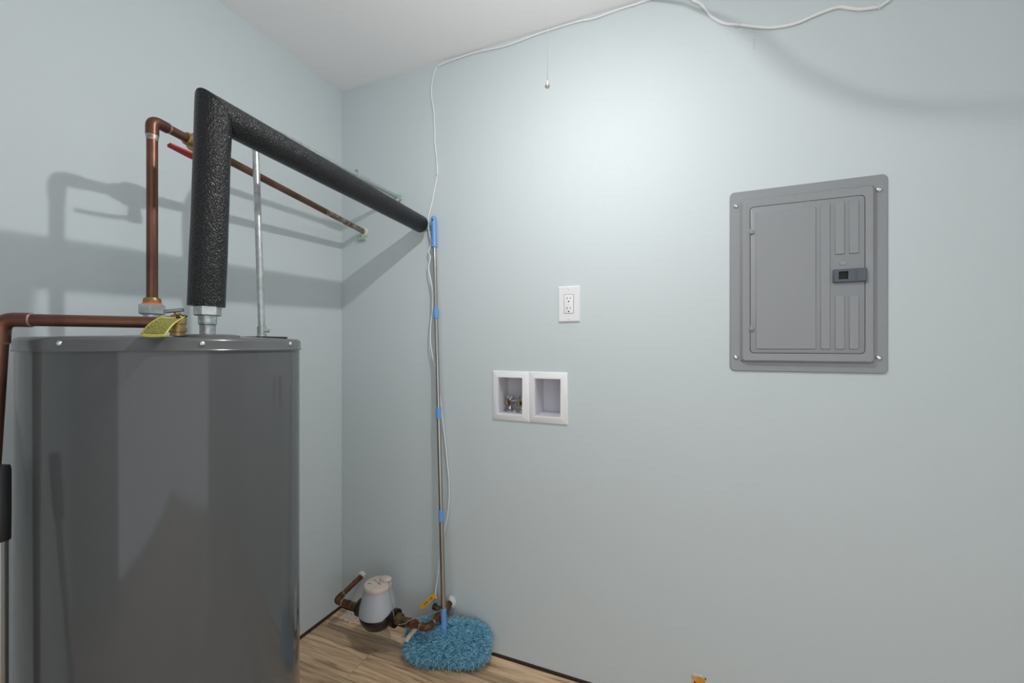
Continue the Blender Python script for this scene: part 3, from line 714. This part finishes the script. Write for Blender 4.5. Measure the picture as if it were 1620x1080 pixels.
bm = B(); box(bm, (opL[0] + .028, -.012 + .06, zb + .042), (opL[1] - .001, .064, zb + .050), .001); link('valve_bracket', bm, 'galv', lb)
for k, x in enumerate((opL[0] + .030, opL[0] + .082)):
    c = V((x, .040, zb + .040))
    bm = B(); tube(bm, [c + V((0, .035, 0)), c + V((0, -.012, 0))], .0125, 16); tube(bm, [c + V((0, 0, -.039)), c + V((0, 0, .018))], .009, 14)
    va = link('supply_valve', bm, 'nickel', lb)
    bm = B(); lathe(bm, [(.0125, 0), (.0165, .002), (.0165, .012), (.0150, .014), (.0105, .014), (.0100, .004), (.0001, .004)], 20, c + V((0, -.010, 0)), (0, -1, 0), cap1=False); link('outlet_ring', bm, 'nickel', va)
    bm = B(); lathe(bm, [(.0085, 0), (.0085, .0006)], 16, c + V((0, -.0146, 0)), (0, -1, 0)); link('outlet_bore', bm, 'copper_dirty', va)
    bm = B(); box(bm, c + V((-.013, -.006, .016)), c + V((.013, .010, .027)), .003); link('handle', bm, 'nickel', va)
    bm = B(); hexnut(bm, c + V((0, 0, -.036)), (0, 0, 1), .013, .010); link('lock_nut', bm, 'nickel', va)
    bm = B(); tube(bm, [c + V((-.015, -.002, 0)), c + V((-.022, -.002, .001))], .004, 8); link('side_screw', bm, 'nickel', va)

# ------------------------------------------------------------------ breaker panel
PXR = (1.637, 2.039, 1.158, 1.731)
def rect_px(l, r, tl, bl_, tr=None, br=None):
    """rectangle on the wall from the photograph's left and right columns and the top and bottom at the left"""
    p, q, s = atY(l, tl), atY(r, 546), atY(l, bl_); return (p.x, q.x, s.z, p.z)
PF = .019; PD = PF
ep = thing('breaker_panel', 'grey metal breaker panel with a hinged door on the right of the back wall', 'breaker panel', ((PXR[0] + PXR[1]) / 2, 0, PXR[2]))
fld = rect_px(1172, 1380, 319, 571); dr = rect_px(1185.5, 1364.5, 331, 558)
bm = B(); loft(bm, [(PXR, .014, 0), (PXR, .014, .003), (inset(PXR, .0025), .012, .0055), (inset(fld, -.003), .008, .0055), (inset(fld, .0010), .008, .0145), (inset(fld, .0040), .008, PF), (inset(dr, -.0025), .012, PF), (inset(dr, -.0008), .011, PF - .0008), (inset(dr, -.0008), .011, PF - .006)], cap1=True, n=6)
link('cover', bm, 'panel', ep, 30)
bm = B(); loft(bm, [(inset(dr, -.0007), .011, PF - .0058), (inset(dr, -.0007), .011, PF - .0055)], n=6); link('door_gap', bm, 'dark', ep, 0)
bm = B(); loft(bm, [(inset(dr, .0008), .010, PF - .005), (inset(dr, .0008), .010, PF - .0006), (inset(dr, .0018), .010, PF)], n=6, cap0=True); door = link('door', bm, 'panel', ep, 30)
def wx(px): return atY(px, 546).x
zt_, zb_ = dr[3] - .012, dr[2] + .0125
def rib(l, r, z0, z1):
    bm = B(); q = (wx(l), wx(r), z0, z1); loft(bm, [(q, .0015, PF - .0005), (inset(q, .0016), .0012, PF + .0030)], n=2); link('door_rib', bm, 'panel', door, 25)
rib(1194, 1288, zb_, zt_ - .006); rib(1294.5, 1310, zb_, zt_ - .003)
zu = atY(1332, 404).z; zl = atY(1332, 468).z
for l, r in ((1317, 1332.5), (1339, 1354.6)):
    rib(l, r, zu, zt_); rib(l, r, zb_, zl)
kc_ = atY(1330, 417); bm = B(); lathe(bm, [(.0092, 0), (.0092, .0006), (.0082, .0014), (.0072, .0006), (.0001, .0006)], 28, (kc_.x, -PF, kc_.z), (0, -1, 0), cap1=False); link('knockout', bm, 'panel', door, 25)
lx0, lx1 = wx(1314), wx(1366.5); lz = atY(1340, 437.5).z
lt = (lx0, lx1, lz - .0195, lz + .0195)
bm = B(); lo = (wx(1322), wx(1337), lz - .0105, lz + .0125)
def pocket(bm, outer, inner, d1, d0):
    loft(bm, [(outer, .002, PF - .001), (outer, .002, PF + d1 - .003), (inset(outer, .0025), .002, PF + d1), (inner, .001, PF + d1), (inner, .001, PF + d0)], n=2)
pocket(bm, lt, lo, .0085, .001); latch = link('latch', bm, 'slate', door, 25)
bm = B(); box(bm, (lo[0] + .0005, -PF - .0035, lo[2]), (lo[1] - .0005, -PF - .0012, lo[3]), .0005); link('latch_recess', bm, 'dark', latch, 0)
for k in range(5):
    z = lz - .012 + .006 * k; bm = B(); box(bm, (wx(1348), -PF - .0096, z - .0012), (wx(1351), -PF - .008, z + .0012), .0003); link('latch_ridge', bm, 'slate', latch, 0)
for py in (368.5, 519):
    z = atY(1187, py).z; x = wx(1187.5)
    bm = B(); box(bm, (x - .011, -PF - .0005, z - .011), (x - .004, -PF + .003, z + .011), .001); box(bm, (x - .006, -PF - .006, z - .008), (x + .005, -PF + .001, z + .006), .0025); link('hinge', bm, 'panel', ep)
for px, py in ((1163.7, 327), (1389, 301), (1164, 564.8), (1389, 565.6)):
    p = atY(px, py); bm = B(); screwhead(bm, (p.x, -.0052, p.z), (0, -1, 0), .0075); link('screw', bm, 'screw', ep)

# ------------------------------------------------------------------ orange cable stub in the torn hole
oc = thing('orange_cable', 'orange cable end poking out of a torn hole low in the back wall', 'cable', (1.548, 0, .09))
hc0 = V((1.548, .05, .10))
bm = B()
tube(bm, smoothpath([hc0, hc0 + V((0, -.05, .010)), hc0 + V((-.004, -.066, .004)), hc0 + V((-.006, -.078, -.015))], 5), [.012] * 16, 12)
bm.transform(Matrix.Identity(4)); link('cable', bm, 'orangecable', oc)
bm = B(); p = atY(1094, 1070, -.006); q = atY(1118, 1076, -.012); s = atY(1105, 1086, -.02)
f = [bm.verts.new(x) for x in (p, atY(1106, 1071, -.014), q, s)]; bm.faces.new(f); g = [bm.verts.new(x + V((.0, .006, -.004))) for x in (p, atY(1106, 1071, -.014), q, s)]; bm.faces.new(g[::-1])
for k in range(4): bm.faces.new((f[k], f[(k + 1) % 4], g[(k + 1) % 4], g[k]))
link('sheath_flap', bm, 'orangecable', oc)
bm = B(); rn = random.Random(9); n = 18; A_, Bv = [], []
for k in range(n):
    a = 2 * PI * k / n; c = V((1.548, 0, .113)); r0 = rn.uniform(.8, 1.0); r1 = rn.uniform(1.1, 1.45)
    A_.append(bm.verts.new(c + V((.021 * math.cos(a) * r0, -.002 - rn.random() * .003, .029 * math.sin(a) * r0)))); Bv.append(bm.verts.new(c + V((.022 * math.cos(a) * r1, .0, .030 * math.sin(a) * r1))))
for k in range(n): bm.faces.new((A_[k], A_[(k + 1) % n], Bv[(k + 1) % n], Bv[k]))
link('torn_edge', bm, 'caulk', oc, 60)

# ------------------------------------------------------------------ plaster crumbs in the corner
bm = B(); rn = random.Random(5)
for k in range(150):
    p = atZ(rn.gauss(560, 11), rn.gauss(974, 5), 0)
    if p.x < .02 or p.y > -.012: continue
    r = rn.uniform(.001, .006); blob(bm, (p.x, p.y, r * .6), r, k, 1, .35, (1, 1, .7))
for k in range(40):
    p = atZ(rn.uniform(480, 640), rn.uniform(975, 1040), 0)
    if p.x < .02 or p.y > -.012: continue
    r = rn.uniform(.0007, .0022); blob(bm, (p.x, p.y, r * .6), r, k, 1, .35, (1, 1, .6))
o = recentre(link('plaster_crumbs', bm, 'plaster', None, 0)); o['kind'] = 'stuff'; tagit(o, 'scattered white plaster crumbs on the floor under the meter inlet pipe', 'debris')

# ------------------------------------------------------------------ the pull-chain ceiling lamp (above the frame)
cl = thing('ceiling_lamp', 'thin pull chain with a small metal bell hanging from the ceiling bulb', 'lamp', (LAMP.x, LAMP.y, HC - .1))
lx, ly = LAMP.x, LAMP.y
bm = B(); lathe(bm, [(.0001, HC), (.055, HC), (.057, HC - .012), (.045, HC - .03), (.026, HC - .06), (.024, HC - .105), (.020, HC - .108)], 32, (lx, ly, 0), cap0=False); link('lamp_holder', bm, 'porcelain', cl)
zc = LAMP.z
bm = B(); lathe(bm, [(.016, HC - .10), (.015, zc + .050), (.0150, zc + .040), (.0138, zc + .0139)], 32, (lx, ly, 0), cap1=False); link('bulb_base', bm, 'porcelain', cl)
bm = B(); R_ = .0195; lathe(bm, [(max(R_ * math.cos(a), 1e-4), zc - R_ * math.sin(a)) for a in [-.80 + k * (PI / 2 + .80) / 12 for k in range(13)]], 24, (lx, ly, 0), cap1=False); link('bulb', bm, M['bulb'], cl)
# unseen blocker, added beside the bulb to cast the curved wall shadow
edge = [(1024, 3, .76), (1055, 6, .76), (1082, 11, .74), (1104, 21, .70), (1132, 31, .60), (1150, 42, .50), (1176, 59, .42), (1202, 78, .36), (1222, 102, .33), (1252, 129, .31), (1300, 155, .30), (1350, 177, .29), (1400, 191, .28), (1500, 203, .25), (1610, 208, .21), (1800, 228, .16), (2300, 300, .09)]
bm = B(); b2 = B(); lo_, up_, ri_, rj_ = [], [], [], []
for ex_, ey_, k_ in edge:                 # the lower rim of the sheet, hung between lamp and wall
    p = LAMP + (atY(ex_, ey_) - LAMP) * k_
    p.z = min(p.z, HC - .004); hr = min(.016 * k_ / .4 if k_ < .4 else .009, HC - p.z - .001)
    lo_.append(bm.verts.new(p)); up_.append(bm.verts.new((p.x, p.y, HC)))
    ri_.append(b2.verts.new(p)); rj_.append(b2.verts.new((p.x, p.y, p.z + hr)))
for k in range(len(lo_) - 1):
    bm.faces.new((lo_[k], lo_[k + 1], up_[k + 1], up_[k])); b2.faces.new((ri_[k], ri_[k + 1], rj_[k + 1], rj_[k]))
o = link('added_light_blocker', bm, 'blocker_film', cl, 60)
o = link('added_blocker_rim', b2, 'blocker_white', cl, 60); s_ = o.modifiers.new('thickness', 'SOLIDIFY'); s_.thickness = .003; s_.offset = 0  # opaque edge, added for the darker band along the cast shadow
ce = atD(866, 130, .83); cx_, cy_ = ce.x, ce.y
bm = B(); tube(bm, [(cx_, cy_, HC - .07), (cx_, cy_, ce.z)], .0008, 8); link('pull_cord', bm, 'whitecable', cl)
bm = B(); tube(bm, [(lx, ly, HC - .07), (cx_ + .0001, cy_, HC - .07)], .004, 8); link('pull_arm', bm, 'nickel', cl)
bm = B(); lathe(bm, [(.0012, .002), (.0028, 0), (.0030, -.003), (.0046, -.0055), (.0050, -.0095), (.0040, -.011), (.0020, -.0112)], 14, (cx_, cy_, ce.z)); link('pull_bell', bm, 'nickel', cl)
